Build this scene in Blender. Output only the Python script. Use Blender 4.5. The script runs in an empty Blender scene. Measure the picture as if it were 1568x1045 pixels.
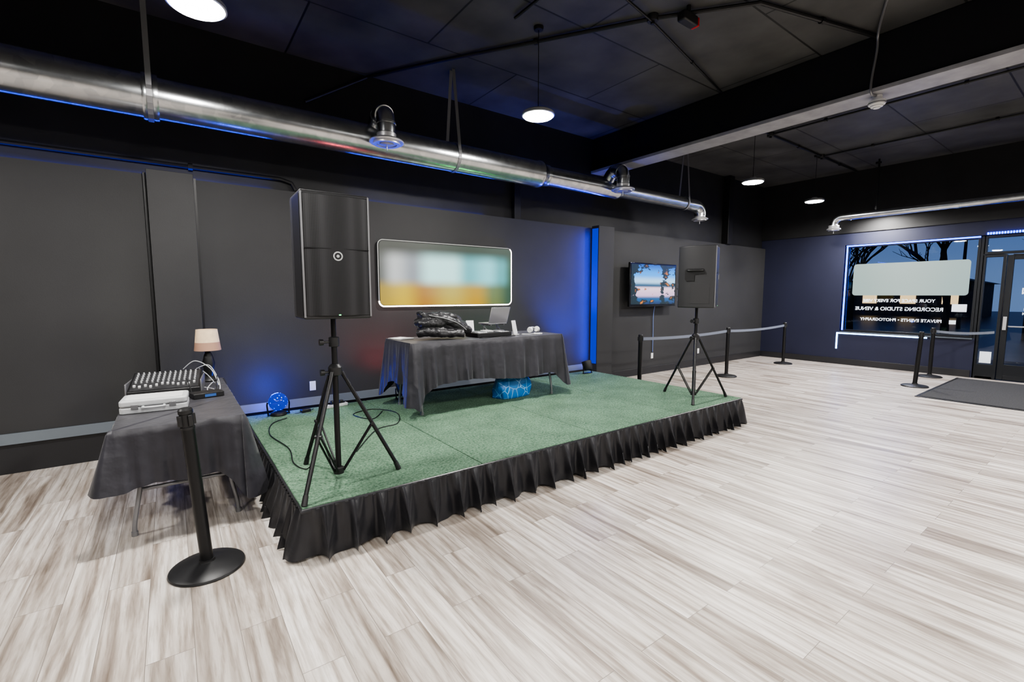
import bpy, bmesh, math, random
from math import sin, cos, pi, radians, sqrt, exp
from mathutils import Vector, Matrix, noise
random.seed(7)
D = bpy.data
COL = bpy.context.scene.collection
try:
    bpy.context.scene.view_settings.view_transform = 'AgX'
    bpy.context.scene.view_settings.look = 'AgX - Medium High Contrast'
except Exception: pass

# ---------------------------------------------------------------- materials
def nodes(m):
    m.use_nodes = True
    nt = m.node_tree
    b = nt.nodes.get('Principled BSDF')
    return nt, nt.nodes, nt.links, b

def mat(name, col, rough=.5, metal=0., var=0., vscale=4., bump=0., bscale=60., emit=None, estr=0., sheen=0., trans=0., spec=None, stretch=(1,1,1)):
    m = D.materials.new(name)
    nt, N, L, b = nodes(m)
    c = (col[0], col[1], col[2], 1)
    b.inputs['Base Color'].default_value = c
    b.inputs['Roughness'].default_value = rough
    b.inputs['Metallic'].default_value = metal
    if spec is not None: b.inputs['Specular IOR Level'].default_value = spec
    if sheen: b.inputs['Sheen Weight'].default_value = sheen
    if trans: b.inputs['Transmission Weight'].default_value = trans
    if emit:
        b.inputs['Emission Color'].default_value = (*emit, 1)
        b.inputs['Emission Strength'].default_value = estr
    if var or bump:
        tc = N.new('ShaderNodeTexCoord')
        mp = N.new('ShaderNodeMapping'); mp.inputs['Scale'].default_value = stretch
        L.new(tc.outputs['Object'], mp.inputs['Vector'])
    if var:
        n = N.new('ShaderNodeTexNoise'); n.inputs['Scale'].default_value = vscale
        n.inputs['Detail'].default_value = 5
        L.new(mp.outputs[0], n.inputs['Vector'])
        r = N.new('ShaderNodeValToRGB')
        r.color_ramp.elements[0].position = .3; r.color_ramp.elements[1].position = .7
        r.color_ramp.elements[0].color = tuple(x*(1-var) for x in col)+(1,)
        r.color_ramp.elements[1].color = tuple(min(1, x*(1+var)) for x in col)+(1,)
        L.new(n.outputs['Fac'], r.inputs[0]); L.new(r.outputs[0], b.inputs['Base Color'])
    if bump:
        n2 = N.new('ShaderNodeTexNoise'); n2.inputs['Scale'].default_value = bscale
        n2.inputs['Detail'].default_value = 3
        L.new(mp.outputs[0], n2.inputs['Vector'])
        bp = N.new('ShaderNodeBump'); bp.inputs['Strength'].default_value = bump
        bp.inputs['Distance'].default_value = .02
        L.new(n2.outputs['Fac'], bp.inputs['Height']); L.new(bp.outputs[0], b.inputs['Normal'])
    return m

M_wall = mat('charcoal_wall_paint', (.036,.036,.037), .6, var=.12, vscale=1.2, bump=.05, bscale=120, spec=.35)
M_wallE = mat('charcoal_wall_blue_glow', (.017,.019,.042), .6, var=.10, vscale=1.2, bump=.05, bscale=120, spec=.35)  # navy shift puts the blue LED spill into the wall colour
M_black = mat('black_ceiling_paint', (.010,.010,.011), .6, var=.3, vscale=3)
M_beam = mat('black_beam_paint', (.007,.007,.008), .5)
M_flange = mat('pale_flange_paint', (.30,.30,.31), .55, var=.15, vscale=6)
M_base = mat('black_baseboard_paint', (.018,.018,.020), .4)
M_cap = mat('grey_ledge_paint', (.08,.095,.11), .4)
M_conduit = mat('black_conduit', (.006,.006,.007), .45)
M_plastic = mat('black_plastic', (.013,.013,.014), .42, bump=.05, bscale=300)
M_cab = mat('textured_cabinet_plastic', (.024,.024,.026), .5, bump=.1, bscale=300)
M_blackmetal = mat('black_powdercoat', (.011,.011,.012), .35, metal=.3)
M_cloth = mat('black_satin_tablecloth', (.024,.023,.030), .40, var=.25, vscale=6, bump=.35, bscale=9, sheen=.15)
M_skirt = mat('black_satin_skirt', (.010,.010,.013), .36, var=.2, vscale=10, bump=.1, bscale=30, sheen=.08)
M_steel = mat('brushed_steel', (.62,.62,.63), .35, metal=.8)
M_greyleg = mat('grey_leg_steel', (.24,.24,.25), .4, metal=.6)
M_white = mat('white_plastic', (.72,.72,.72), .4)
M_lgrey = mat('light_grey_plastic', (.50,.51,.52), .45, var=.08, vscale=20)
M_belt = mat('grey_webbing', (.16,.18,.23), .7, bump=.2, bscale=300)
M_mat = mat('charcoal_doormat', (.040,.040,.043), .95, var=.35, vscale=60, bump=.6, bscale=200)
M_foam = mat('white_paper', (.8,.8,.78), .7)
M_silver = mat('silver_aluminium', (.6,.6,.62), .3, metal=.8)
M_jacket = mat('black_nylon', (.010,.010,.012), .42, bump=.3, bscale=25, sheen=.1)
M_shade = mat('cream_lampshade', (.70,.55,.38), .8, var=.1, vscale=20, emit=(.9,.6,.35), estr=.12)
M_shadeband = mat('tan_shade_band', (.40,.24,.17), .8)
M_glassblue = mat('blue_led_dome', (.02,.05,.5), .1, emit=(.02,.12,1), estr=5)
M_blueled = mat('blue_led_strip', (.02,.04,.6), .3, emit=(.01,.06,1), estr=12)
M_bluesoft = mat('blue_led_side_glow', (.01,.02,.3), .3, emit=(.004,.030,.55), estr=.8)
M_whiteled = mat('cool_white_led_strip', (.8,.85,1), .3, emit=(.30,.58,1), estr=8)
M_warmled = mat('white_led_tube', (1,.95,.9), .3, emit=(1,.88,.78), estr=5)
M_dimtube = mat('dim_led_tube', (.4,.4,.38), .3, emit=(.75,.8,.7), estr=.3)
M_lens = mat('led_lamp_lens', (1,1,1), .3, emit=(1,.985,.95), estr=50)
M_red = mat('red_plastic', (.5,.02,.02), .4)
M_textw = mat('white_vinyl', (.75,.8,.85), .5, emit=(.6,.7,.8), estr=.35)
M_alu = mat('dark_aluminium_frame', (.03,.032,.036), .35, metal=.6)

def duct_mat():
    m = D.materials.new('galvanised_duct')
    nt, N, L, b = nodes(m)
    tc = N.new('ShaderNodeTexCoord')
    n = N.new('ShaderNodeTexVoronoi'); n.inputs['Scale'].default_value = 14
    L.new(tc.outputs['Object'], n.inputs['Vector'])
    r = N.new('ShaderNodeValToRGB')
    r.color_ramp.elements[0].color = (.40,.42,.44,1); r.color_ramp.elements[1].color = (.58,.59,.60,1)
    L.new(n.outputs['Color'], r.inputs[0]); L.new(r.outputs[0], b.inputs['Base Color'])
    b.inputs['Metallic'].default_value = 1
    b.inputs['Roughness'].default_value = .25
    return m
M_duct = duct_mat()

def ceiling_mat():
    m = D.materials.new('dark_ceiling_panels')
    nt, N, L, b = nodes(m)
    tc = N.new('ShaderNodeTexCoord')
    br = N.new('ShaderNodeTexBrick'); br.offset = 0.5
    br.inputs['Scale'].default_value = 1
    br.inputs['Brick Width'].default_value = 2.44; br.inputs['Row Height'].default_value = 1.22
    br.inputs['Mortar Size'].default_value = .012; br.inputs['Mortar Smooth'].default_value = .3
    br.inputs['Color1'].default_value = (.062,.062,.062,1); br.inputs['Color2'].default_value = (.082,.081,.079,1)
    br.inputs['Mortar'].default_value = (.008,.008,.008,1)
    L.new(tc.outputs['Object'], br.inputs['Vector'])
    n = N.new('ShaderNodeTexNoise'); n.inputs['Scale'].default_value = 1.6; n.inputs['Detail'].default_value = 8
    L.new(tc.outputs['Object'], n.inputs['Vector'])
    r = N.new('ShaderNodeValToRGB')
    r.color_ramp.elements[0].position = .3; r.color_ramp.elements[0].color = (.5,.5,.5,1)
    r.color_ramp.elements[1].position = .72; r.color_ramp.elements[1].color = (1.25,1.25,1.25,1)
    L.new(n.outputs['Fac'], r.inputs[0])
    mx = N.new('ShaderNodeMix'); mx.data_type = 'RGBA'; mx.blend_type = 'MULTIPLY'; mx.inputs['Factor'].default_value = 1
    L.new(br.outputs['Color'], mx.inputs['A']); L.new(r.outputs[0], mx.inputs['B'])
    L.new(mx.outputs['Result'], b.inputs['Base Color'])
    b.inputs['Roughness'].default_value = .6
    return m

def floor_mat():
    m = D.materials.new('greige_vinyl_planks')
    nt, N, L, b = nodes(m)
    tc = N.new('ShaderNodeTexCoord')
    sp = N.new('ShaderNodeSeparateXYZ'); L.new(tc.outputs['Object'], sp.inputs[0])
    cb = N.new('ShaderNodeCombineXYZ')
    L.new(sp.outputs['Y'], cb.inputs['X']); L.new(sp.outputs['X'], cb.inputs['Y'])
    br = N.new('ShaderNodeTexBrick'); br.offset = .37; br.offset_frequency = 2
    br.inputs['Scale'].default_value = 1
    br.inputs['Brick Width'].default_value = 1.22; br.inputs['Row Height'].default_value = .18
    br.inputs['Mortar Size'].default_value = .0014; br.inputs['Mortar Smooth'].default_value = .2
    br.inputs['Color1'].default_value = (0,0,0,1); br.inputs['Color2'].default_value = (1,1,1,1)
    br.inputs['Mortar'].default_value = (.5,.5,.5,1)
    L.new(cb.outputs[0], br.inputs['Vector'])
    ml = N.new('ShaderNodeVectorMath'); ml.operation = 'MULTIPLY_ADD'
    L.new(br.outputs['Color'], ml.inputs[0]); ml.inputs[1].default_value = (13, 7, 0)
    L.new(cb.outputs[0], ml.inputs[2])
    def mapped(sx, sy):
        mp = N.new('ShaderNodeMapping'); mp.inputs['Scale'].default_value = (sx, sy, 1)
        L.new(ml.outputs[0], mp.inputs['Vector']); return mp.outputs[0]
    def grain(sx, sy, det, dist, rgh=.6):
        n = N.new('ShaderNodeTexNoise'); n.inputs['Scale'].default_value = 1
        n.inputs['Detail'].default_value = det; n.inputs['Distortion'].default_value = dist
        n.inputs['Roughness'].default_value = rgh
        L.new(mapped(sx,sy), n.inputs['Vector'])
        return n
    def ramp(src, st):
        r = N.new('ShaderNodeValToRGB'); e=r.color_ramp.elements
        e[0].position=st[0][0]; e[0].color=(*st[0][1],1); e[1].position=st[-1][0]; e[1].color=(*st[-1][1],1)
        for p,c in st[1:-1]:
            x=e.new(p); x.color=(*c,1)
        L.new(src, r.inputs[0]); return r.outputs[0]
    def mul(a,c,f=1.):
        x = N.new('ShaderNodeMix'); x.data_type='RGBA'; x.blend_type='MULTIPLY'; x.inputs['Factor'].default_value=f
        L.new(a,x.inputs['A']); L.new(c,x.inputs['B']); return x.outputs['Result']
    g1 = grain(.8, 9, 5, .7)
    g2 = grain(3.5, 55, 4, .2, .65)
    wv = N.new('ShaderNodeTexWave'); wv.wave_type='BANDS'; wv.bands_direction='Y'
    wv.inputs['Scale'].default_value=1; wv.inputs['Distortion'].default_value=8; wv.inputs['Detail'].default_value=2
    wv.inputs['Detail Scale'].default_value=.7; wv.inputs['Detail Roughness'].default_value=.5
    L.new(mapped(.9,5.0), wv.inputs['Vector'])
    c = ramp(g1.outputs['Fac'], [(.30,(.215,.178,.150)),(.43,(.40,.355,.315)),(.53,(.555,.515,.475)),(.68,(.66,.63,.60))])
    c = mul(c, ramp(g2.outputs['Fac'], [(.36,(.70,.67,.64)),(.54,(1.04,1.04,1.04))]), .85)
    c = mul(c, ramp(wv.outputs['Fac'], [(.0,(.72,.69,.66)),(.4,(1.02,1.02,1.02)),(1,(1.05,1.05,1.05))]), .8)
    c = mul(c, ramp(br.outputs['Color'], [(0,(.76,.74,.72)),(1,(1.10,1.10,1.10))]))
    m3 = N.new('ShaderNodeMix'); m3.data_type='RGBA'
    L.new(br.outputs['Fac'], m3.inputs['Factor']); L.new(c, m3.inputs['A'])
    m3.inputs['B'].default_value = (.17,.15,.13,1)
    L.new(m3.outputs['Result'], b.inputs['Base Color'])
    b.inputs['Roughness'].default_value = .36
    bp = N.new('ShaderNodeBump'); bp.inputs['Strength'].default_value = .12; bp.inputs['Distance'].default_value = .004
    L.new(g2.outputs['Fac'], bp.inputs['Height']); L.new(bp.outputs[0], b.inputs['Normal'])
    return m

def carpet_mat():
    m = D.materials.new('green_turf_carpet')
    nt, N, L, b = nodes(m)
    tc = N.new('ShaderNodeTexCoord')
    n = N.new('ShaderNodeTexNoise'); n.inputs['Scale'].default_value = 55; n.inputs['Detail'].default_value = 6
    n.inputs['Roughness'].default_value=.7
    L.new(tc.outputs['Object'], n.inputs['Vector'])
    n2 = N.new('ShaderNodeTexNoise'); n2.inputs['Scale'].default_value = 3; n2.inputs['Detail'].default_value = 4
    L.new(tc.outputs['Object'], n2.inputs['Vector'])
    r = N.new('ShaderNodeValToRGB')
    r.color_ramp.elements[0].position=.34; r.color_ramp.elements[0].color=(.045,.100,.060,1)
    r.color_ramp.elements[1].position=.66; r.color_ramp.elements[1].color=(.185,.285,.200,1)
    L.new(n.outputs['Fac'], r.inputs[0])
    r2 = N.new('ShaderNodeValToRGB')
    r2.color_ramp.elements[0].position=.3; r2.color_ramp.elements[0].color=(.8,.8,.8,1)
    r2.color_ramp.elements[1].position=.7; r2.color_ramp.elements[1].color=(1.15,1.15,1.15,1)
    L.new(n2.outputs['Fac'], r2.inputs[0])
    mx = N.new('ShaderNodeMix'); mx.data_type='RGBA'; mx.blend_type='MULTIPLY'; mx.inputs['Factor'].default_value=1
    L.new(r.outputs[0], mx.inputs['A']); L.new(r2.outputs[0], mx.inputs['B'])
    L.new(mx.outputs['Result'], b.inputs['Base Color'])
    b.inputs['Roughness'].default_value = .95
    b.inputs['Specular IOR Level'].default_value=.1
    bp = N.new('ShaderNodeBump'); bp.inputs['Strength'].default_value=.8; bp.inputs['Distance'].default_value=.01
    L.new(n.outputs['Fac'], bp.inputs['Height']); L.new(bp.outputs[0], b.inputs['Normal'])
    return m

def grille_mat():
    m = D.materials.new('perforated_grille')
    nt, N, L, b = nodes(m)
    tc = N.new('ShaderNodeTexCoord')
    v = N.new('ShaderNodeTexVoronoi'); v.inputs['Scale'].default_value = 110; v.inputs['Randomness'].default_value = 0
    L.new(tc.outputs['Object'], v.inputs['Vector'])
    r = N.new('ShaderNodeValToRGB')
    r.color_ramp.elements[0].position=.35; r.color_ramp.elements[0].color=(.003,.003,.003,1)
    r.color_ramp.elements[1].position=.5; r.color_ramp.elements[1].color=(.032,.032,.035,1)
    L.new(v.outputs['Distance'], r.inputs[0]); L.new(r.outputs[0], b.inputs['Base Color'])
    b.inputs['Roughness'].default_value=.45; b.inputs['Metallic'].default_value=.3
    return m
M_grille = grille_mat()

def glass_mat(tint=(.9,.95,1)):
    m = D.materials.new('window_glass')
    m.use_nodes = True
    nt = m.node_tree; N = nt.nodes; L = nt.links; N.clear()
    o = N.new('ShaderNodeOutputMaterial'); mx = N.new('ShaderNodeMixShader')
    t = N.new('ShaderNodeBsdfTransparent'); t.inputs[0].default_value = (*tint,1)
    g = N.new('ShaderNodeBsdfGlossy'); g.inputs['Roughness'].default_value = .01
    f = N.new('ShaderNodeFresnel'); f.inputs[0].default_value = 1.45
    L.new(f.outputs[0], mx.inputs[0]); L.new(t.outputs[0], mx.inputs[1]); L.new(g.outputs[0], mx.inputs[2])
    L.new(mx.outputs[0], o.inputs[0])
    return m
M_glass = glass_mat()

def emis_picture(name, kind):
    m = D.materials.new(name)
    nt, N, L, b = nodes(m)
    tc = N.new('ShaderNodeTexCoord'); sp = N.new('ShaderNodeSeparateXYZ')
    L.new(tc.outputs['Generated'], sp.inputs[0])
    def ramp(src, stops, interp='EASE'):
        r = N.new('ShaderNodeValToRGB'); r.color_ramp.interpolation = interp
        e = r.color_ramp.elements
        e[0].position, e[0].color = stops[0][0], (*stops[0][1],1)
        e[1].position, e[1].color = stops[-1][0], (*stops[-1][1],1)
        for p,c in stops[1:-1]:
            x = e.new(p); x.color = (*c,1)
        L.new(src, r.inputs[0]); return r.outputs[0]
    def mix(f, a, c):
        x = N.new('ShaderNodeMix'); x.data_type='RGBA'
        L.new(f, x.inputs['Factor']); L.new(a, x.inputs['A']); L.new(c, x.inputs['B']); return x.outputs['Result']
    X, Z = sp.outputs['X'], sp.outputs['Z']
    if kind == 'sign':
        top = ramp(X, [(0,(.13,.14,.13)),(.10,(.50,.52,.52)),(.22,(.28,.31,.34)),(.36,(.55,.95,.92)),(.50,(.55,.95,.92)),(.64,(.14,.48,.52)),(.80,(.25,.70,.75)),(.92,(.10,.38,.40)),(1,(.05,.12,.08))])
        bot = ramp(X, [(0,(.38,.27,.04)),(.15,(.60,.42,.02)),(.3,(.42,.20,.02)),(.5,(.50,.38,.05)),(.7,(.48,.28,.01)),(.85,(.14,.18,.06)),(1,(.03,.08,.05))])
        f = ramp(Z, [(0,(0,0,0)),(.24,(.05,.05,.05)),(.46,(1,1,1)),(1,(1,1,1))])
        c = mix(f, bot, top)
        f2 = ramp(Z, [(0,(0,0,0)),(.68,(0,0,0)),(.93,(1,1,1)),(1,(1,1,1))])
        dk = ramp(X, [(0,(.05,.055,.045)),(1,(.025,.055,.035))])
        c = mix(f2, c, dk)
        st = 1.35
    elif kind == 'tv':
        n = N.new('ShaderNodeTexNoise'); n.inputs['Scale'].default_value = 7; n.inputs['Detail'].default_value = 6
        L.new(tc.outputs['Generated'], n.inputs['Vector'])
        sky = ramp(Z, [(0,(.01,.03,.10)),(.14,(.01,.08,.22)),(.24,(.60,.42,.60)),(.40,(.75,.55,.68)),(.47,(.02,.08,.16)),(.58,(.35,.60,.85)),(.75,(.03,.32,.90)),(1,(.01,.10,.45))])
        fol = ramp(n.outputs['Fac'], [(0,(.0,.01,.02)),(.60,(.005,.02,.03)),(.70,(.5,.16,.02)),(1,(.9,.45,.08))])
        a = N.new('ShaderNodeMath'); a.operation='ADD'; L.new(n.outputs['Fac'], a.inputs[0])
        cx = ramp(X, [(0,(.30,.30,.30)),(.2,(.05,.05,.05)),(.6,(.0,.0,.0)),(.72,(.22,.22,.22)),(.85,(.10,.10,.10)),(1,(.15,.15,.15))])
        L.new(cx, a.inputs[1])
        a2 = N.new('ShaderNodeMath'); a2.operation='ADD'; L.new(a.outputs[0], a2.inputs[0])
        cz = ramp(Z, [(0,(.12,.12,.12)),(.3,(0,0,0)),(.7,(0,0,0)),(1,(.14,.14,.14))])
        L.new(cz, a2.inputs[1])
        f = ramp(a2.outputs[0], [(0,(0,0,0)),(.66,(0,0,0)),(.70,(1,1,1)),(1,(1,1,1))], 'LINEAR')
        c = mix(f, sky, fol); st = 1.7
    else:
        c = ramp(X, [(0,(.42,.56,.52)),(.5,(.50,.62,.58)),(1,(.42,.56,.54))])
        st = 1.0
    b.inputs['Base Color'].default_value=(.02,.02,.02,1)
    L.new(c, b.inputs['Emission Color']); b.inputs['Emission Strength'].default_value = st
    b.inputs['Roughness'].default_value=.25
    return m

# ---------------------------------------------------------------- mesh builder
class MB:
    def __init__(s): s.v=[]; s.f=[]
    def add(s, vs, fs):
        o=len(s.v); s.v += [tuple(v) for v in vs]; s.f += [tuple(i+o for i in f) for f in fs]
    def box(s,x0,x1,y0,y1,z0,z1,M=None):
        vs=[Vector((x,y,z)) for x in (x0,x1) for y in (y0,y1) for z in (z0,z1)]
        if M is not None: vs=[M@v for v in vs]
        s.add(vs,[(0,1,3,2),(4,6,7,5),(0,4,5,1),(2,3,7,6),(0,2,6,4),(1,5,7,3)]); return s
    def tube(s,pts,r,n=10,cap=True):
        pts=[Vector(p) for p in pts]
        rs = list(r) if isinstance(r,(list,tuple)) else [r]*len(pts)
        while len(rs)<len(pts): rs.append(rs[-1])
        T=[]
        for i in range(len(pts)):
            a=pts[max(0,i-1)]; b=pts[min(len(pts)-1,i+1)]
            T.append((b-a).normalized())
        up=Vector((0,0,1)) if abs(T[0].z)<.9 else Vector((1,0,0))
        u=T[0].cross(up).normalized(); vs=[]
        for i,p in enumerate(pts):
            u=(u-T[i]*u.dot(T[i])).normalized(); w=T[i].cross(u)
            for k in range(n):
                a=2*pi*k/n; vs.append(p+(u*cos(a)+w*sin(a))*rs[i])
        fs=[]
        for i in range(len(pts)-1):
            for k in range(n):
                fs.append((i*n+k,i*n+(k+1)%n,(i+1)*n+(k+1)%n,(i+1)*n+k))
        if cap:
            fs.append(tuple(range(n-1,-1,-1))); fs.append(tuple((len(pts)-1)*n+k for k in range(n)))
        s.add(vs,fs); return s
    def cyl(s,p0,p1,r,r1=None,n=20): return s.tube([p0,p1],[r,r if r1 is None else r1],n)
    def lathe(s,prof,c=(0,0,0),n=36,M=None):
        vs=[];fs=[]
        for (r,z) in prof:
            for k in range(n):
                a=2*pi*k/n; v=Vector((r*cos(a),r*sin(a),z))
                if M is not None: v=M@v
                vs.append(v+Vector(c))
        for i in range(len(prof)-1):
            for k in range(n): fs.append((i*n+k,i*n+(k+1)%n,(i+1)*n+(k+1)%n,(i+1)*n+k))
        if prof[0][0]>1e-5: fs.append(tuple(range(n-1,-1,-1)))
        if prof[-1][0]>1e-5: fs.append(tuple((len(prof)-1)*n+k for k in range(n)))
        s.add(vs,fs); return s
    def prism(s,poly,a,b,axis='z'):
        n=len(poly); vs=[]
        for h in (a,b):
            for (p,q) in poly:
                vs.append({'z':(p,q,h),'y':(p,h,q),'x':(h,p,q)}[axis])
        fs=[tuple(range(n-1,-1,-1)),tuple(range(n,2*n))]+[(i,(i+1)%n,n+(i+1)%n,n+i) for i in range(n)]
        s.add(vs,fs); return s
    def sphere(s,c,r,sc=(1,1,1),n=20,m=12):
        vs=[];fs=[]
        for j in range(1,m):
            t=pi*j/m
            for k in range(n):
                a=2*pi*k/n; vs.append((c[0]+r*sc[0]*sin(t)*cos(a),c[1]+r*sc[1]*sin(t)*sin(a),c[2]+r*sc[2]*cos(t)))
        for j in range(m-2):
            for k in range(n): fs.append((j*n+k,(j+1)*n+k,(j+1)*n+(k+1)%n,j*n+(k+1)%n))
        vs.append((c[0],c[1],c[2]+r*sc[2])); vs.append((c[0],c[1],c[2]-r*sc[2]))
        a=len(vs)-2
        for k in range(n):
            fs.append((a,k,(k+1)%n)); fs.append((a+1,(m-2)*n+(k+1)%n,(m-2)*n+k))
        s.add(vs,fs); return s
    def obj(s,name,m,parent=None,smooth=True,bevel=0.,seg=2,ang=35,loc=None):
        me=D.meshes.new(name); me.from_pydata(s.v,[],s.f); me.update()
        bm=bmesh.new(); bm.from_mesh(me)
        bmesh.ops.remove_doubles(bm,verts=bm.verts,dist=1e-6)
        bmesh.ops.recalc_face_normals(bm,faces=bm.faces); bm.to_mesh(me); bm.free()
        if smooth:
            me.shade_smooth(); me.set_sharp_from_angle(angle=radians(ang))
        o=D.objects.new(name,me); COL.objects.link(o)
        me.materials.append(m)
        if bevel:
            b=o.modifiers.new('bevel','BEVEL'); b.width=bevel; b.segments=seg; b.limit_method='ANGLE'; b.angle_limit=radians(40)
        if parent: o.parent=parent
        if loc: o.location=loc
        return o

def empty(name, loc=(0,0,0), rz=0., rot=None):
    e=D.objects.new(name,None); COL.objects.link(e); e.location=loc
    e.rotation_euler = rot if rot else (0,0,radians(rz)); e.empty_display_size=.1
    return e
def adopt(child,parent):
    child.parent=parent
    child.matrix_parent_inverse=(Matrix.Translation(parent.location)@parent.rotation_euler.to_matrix().to_4x4()).inverted()

def rrect(w,h,r,n=6):
    pts=[]
    for cx,cy,a0 in ((w/2-r,h/2-r,0),(-w/2+r,h/2-r,90),(-w/2+r,-h/2+r,180),(w/2-r,-h/2+r,270)):
        for i in range(n+1):
            a=radians(a0+90*i/n); pts.append((cx+r*cos(a),cy+r*sin(a)))
    return pts

def smooth_path(pts, k=6):
    P=[Vector(p) for p in pts]; out=[]
    for i in range(len(P)-1):
        p0=P[max(0,i-1)];p1=P[i];p2=P[i+1];p3=P[min(len(P)-1,i+2)]
        for j in range(k):
            t=j/k
            out.append(.5*((2*p1)+(-p0+p2)*t+(2*p0-5*p1+4*p2-p3)*t*t+(-p0+3*p1-3*p2+p3)*t**3))
    out.append(P[-1]); return out

# ---------------------------------------------------------------- dimensions
YN, XE, XW, YS = 5.93, 12.5, -4.0, -5.0
ZC = 4.35; ZD = 2.79; SH=.33

# ---------------------------------------------------------------- room shell
MB().box(XW,XE,YS,YN,-.1,0).obj('floor',floor_mat(),smooth=False)
MB().box(XW-.2,XE+.2,YS-.2,YN+.3,ZC,ZC+.15).obj('ceiling',ceiling_mat(),smooth=False)
WN=e=empty('wall_north')
MB().box(XW,XE,YN,YN+.3,0,ZD).obj('drywall',M_wall,e,smooth=False)
MB().box(XW,XE,YN+.10,YN+.3,ZD,ZC).obj('upper_wall',M_black,e,smooth=False)
e=empty('wall_east')
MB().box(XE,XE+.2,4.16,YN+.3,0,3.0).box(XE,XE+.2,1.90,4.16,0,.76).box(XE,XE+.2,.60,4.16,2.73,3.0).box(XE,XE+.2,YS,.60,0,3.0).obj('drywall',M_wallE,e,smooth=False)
MB().box(XE-.03,XE+.2,YS,YN+.3,3.0,ZC).obj('upper_wall',M_black,e,smooth=False)
MB().box(XW-.2,XW,YS-.2,YN+.3,0,ZC).obj('wall_west',M_wall,smooth=False)
MB().box(XW,XE+.2,YS-.2,YS,0,ZC).obj('wall_south',M_wall,smooth=False)

PIL=((-.12,.26,.12),(6.12,6.52,.17))
for x0,x1,d in PIL:
    MB().box(x0,x1,YN-d,YN,0,ZD+.03).obj('pilaster',M_wall,WN,bevel=.004)
MB().box(-.150,-.122,YN-.03,YN,.36,ZD+.01).obj('dark_edge_strip',M_conduit,WN,bevel=.004)  # dark upright strip along the pilaster's left edge
MB().box(.262,.285,YN-.015,YN,.36,ZD+.01).obj('corner_bead',M_conduit,WN)
e=empty('baseboard_north')
b=MB(); c=MB()
segs=[(XW,-.12,0),(-.12,.26,.12),(.26,6.12,0),(6.12,6.52,.17),(6.52,XE,0)]
for x0,x1,d in segs:
    hh=.27 if x1<6.2 else .14
    b.box(x0-(.02 if d else 0),x1+(.02 if d else 0),YN-d-.02,YN-d,0,hh)
    if x1<6.2:
        c.prism([(YN-d-.045,hh),(YN-d,hh),(YN-d,hh+.095),(YN-d-.012,hh+.095)],x0-(.02 if d else 0),x1+(.02 if d else 0),'x')
b.obj('board',M_base,e,bevel=.003); c.obj('ledge_cap',M_cap,e,bevel=.003)
MB().box(XE-.02,XE,1.92,YN-.02,0,.14).box(XE-.02,XE,YS,.58,0,.14).obj('baseboard_east',M_base,bevel=.003)

# steel beam
e=empty('ceiling_beam',(6.35,0,0))
MB().box(-.14,.14,YS,YN+.1,3.80,ZC).obj('web',M_beam,e,bevel=.01)
MB().box(-.18,.18,YS,YN+.1,3.755,3.80).obj('lower_flange',M_flange,e,bevel=.004)
MB().box(4.42,4.54,YN+.02,YN+.10,ZD,3.45).obj('pipe_riser',M_beam,WN,bevel=.005)
MB().box(10.55,10.75,YN-.06,YN+.10,ZD,ZC-.001).obj('pipe_riser',M_beam,WN,bevel=.01)

# conduits
def jbox(parent,x,y,m=M_plastic):
    MB().lathe([(.0,-.06),(.05,-.06),(.055,-.05),(.055,0)],(x,y,ZC)).obj('junction_box',m,parent)
    MB().lathe([(.018,-.085),(.02,-.06)],(x,y,ZC),n=12).obj('knockout',M_conduit,parent)
def conduit(name,pts,r=.014,boxes=()):
    e=empty(name)
    MB().tube(pts,r,8).obj('pipe',M_conduit,e)
    b=MB(); P=[Vector(p) for p in pts]
    for i in range(len(P)-1):
        L=(P[i+1]-P[i]).length; n=int(L/1.5)
        for k in range(n):
            q=P[i].lerp(P[i+1],(k+.5)/max(1,n)); b.cyl(q-(P[i+1]-P[i]).normalized()*.02,q+(P[i+1]-P[i]).normalized()*.02,r*1.6,n=10)
    if b.v: b.obj('couplings',M_conduit,e)
    for x,y in boxes: jbox(e,x,y)
    return e
zc=ZC-.03
conduit('ceiling_conduit',[(6.18,1.9,zc),(4.6,2.35,zc),(4.0,3.1,zc),(2.68,5.12,zc),(2.15,5.99,zc),(1.4,5.99,3.85)],.02,((4.0,3.1),))
conduit('ceiling_conduit',[(-.5,1.6,zc),(2.6,2.9,zc),(4.0,3.1,zc-.03),(6.15,3.6,zc)],.012,((2.6,2.9),))
conduit('ceiling_conduit',[(2.9,1.2,zc),(2.9,3.9,zc)],.014)
conduit('ceiling_conduit',[(3.6,.5,zc),(6.15,.9,zc)],.014)
conduit('ceiling_conduit',[(6.55,4.0,zc),(12.4,4.0,zc)],.018,((8.4,4.0),(10.5,4.0)))
conduit('ceiling_conduit',[(8.4,3.97,zc),(8.4,-4,zc)],.016)
conduit('ceiling_conduit',[(10.5,3.97,zc),(10.5,-4,zc)],.016)
conduit('ceiling_conduit',[(7.2,4.9,zc),(7.2,-4,zc)],.012)
conduit('wall_conduit',[(XW,YN+.07,2.93),(1.1,YN+.07,2.93),(1.22,YN+.07,2.90),(1.26,YN+.07,2.82)],.022)
e=empty('ceiling_camera',(4.15,2.80,ZC))
MB().cyl((0,0,0),(0,0,-.09),.02).obj('mount',M_plastic,e)
MB().box(-.12,.10,-.045,.045,-.17,-.08).obj('housing',M_plastic,e,bevel=.015)
MB().box(.10,.125,-.04,.04,-.165,-.085).obj('red_cap',M_red,e,bevel=.006)

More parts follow.
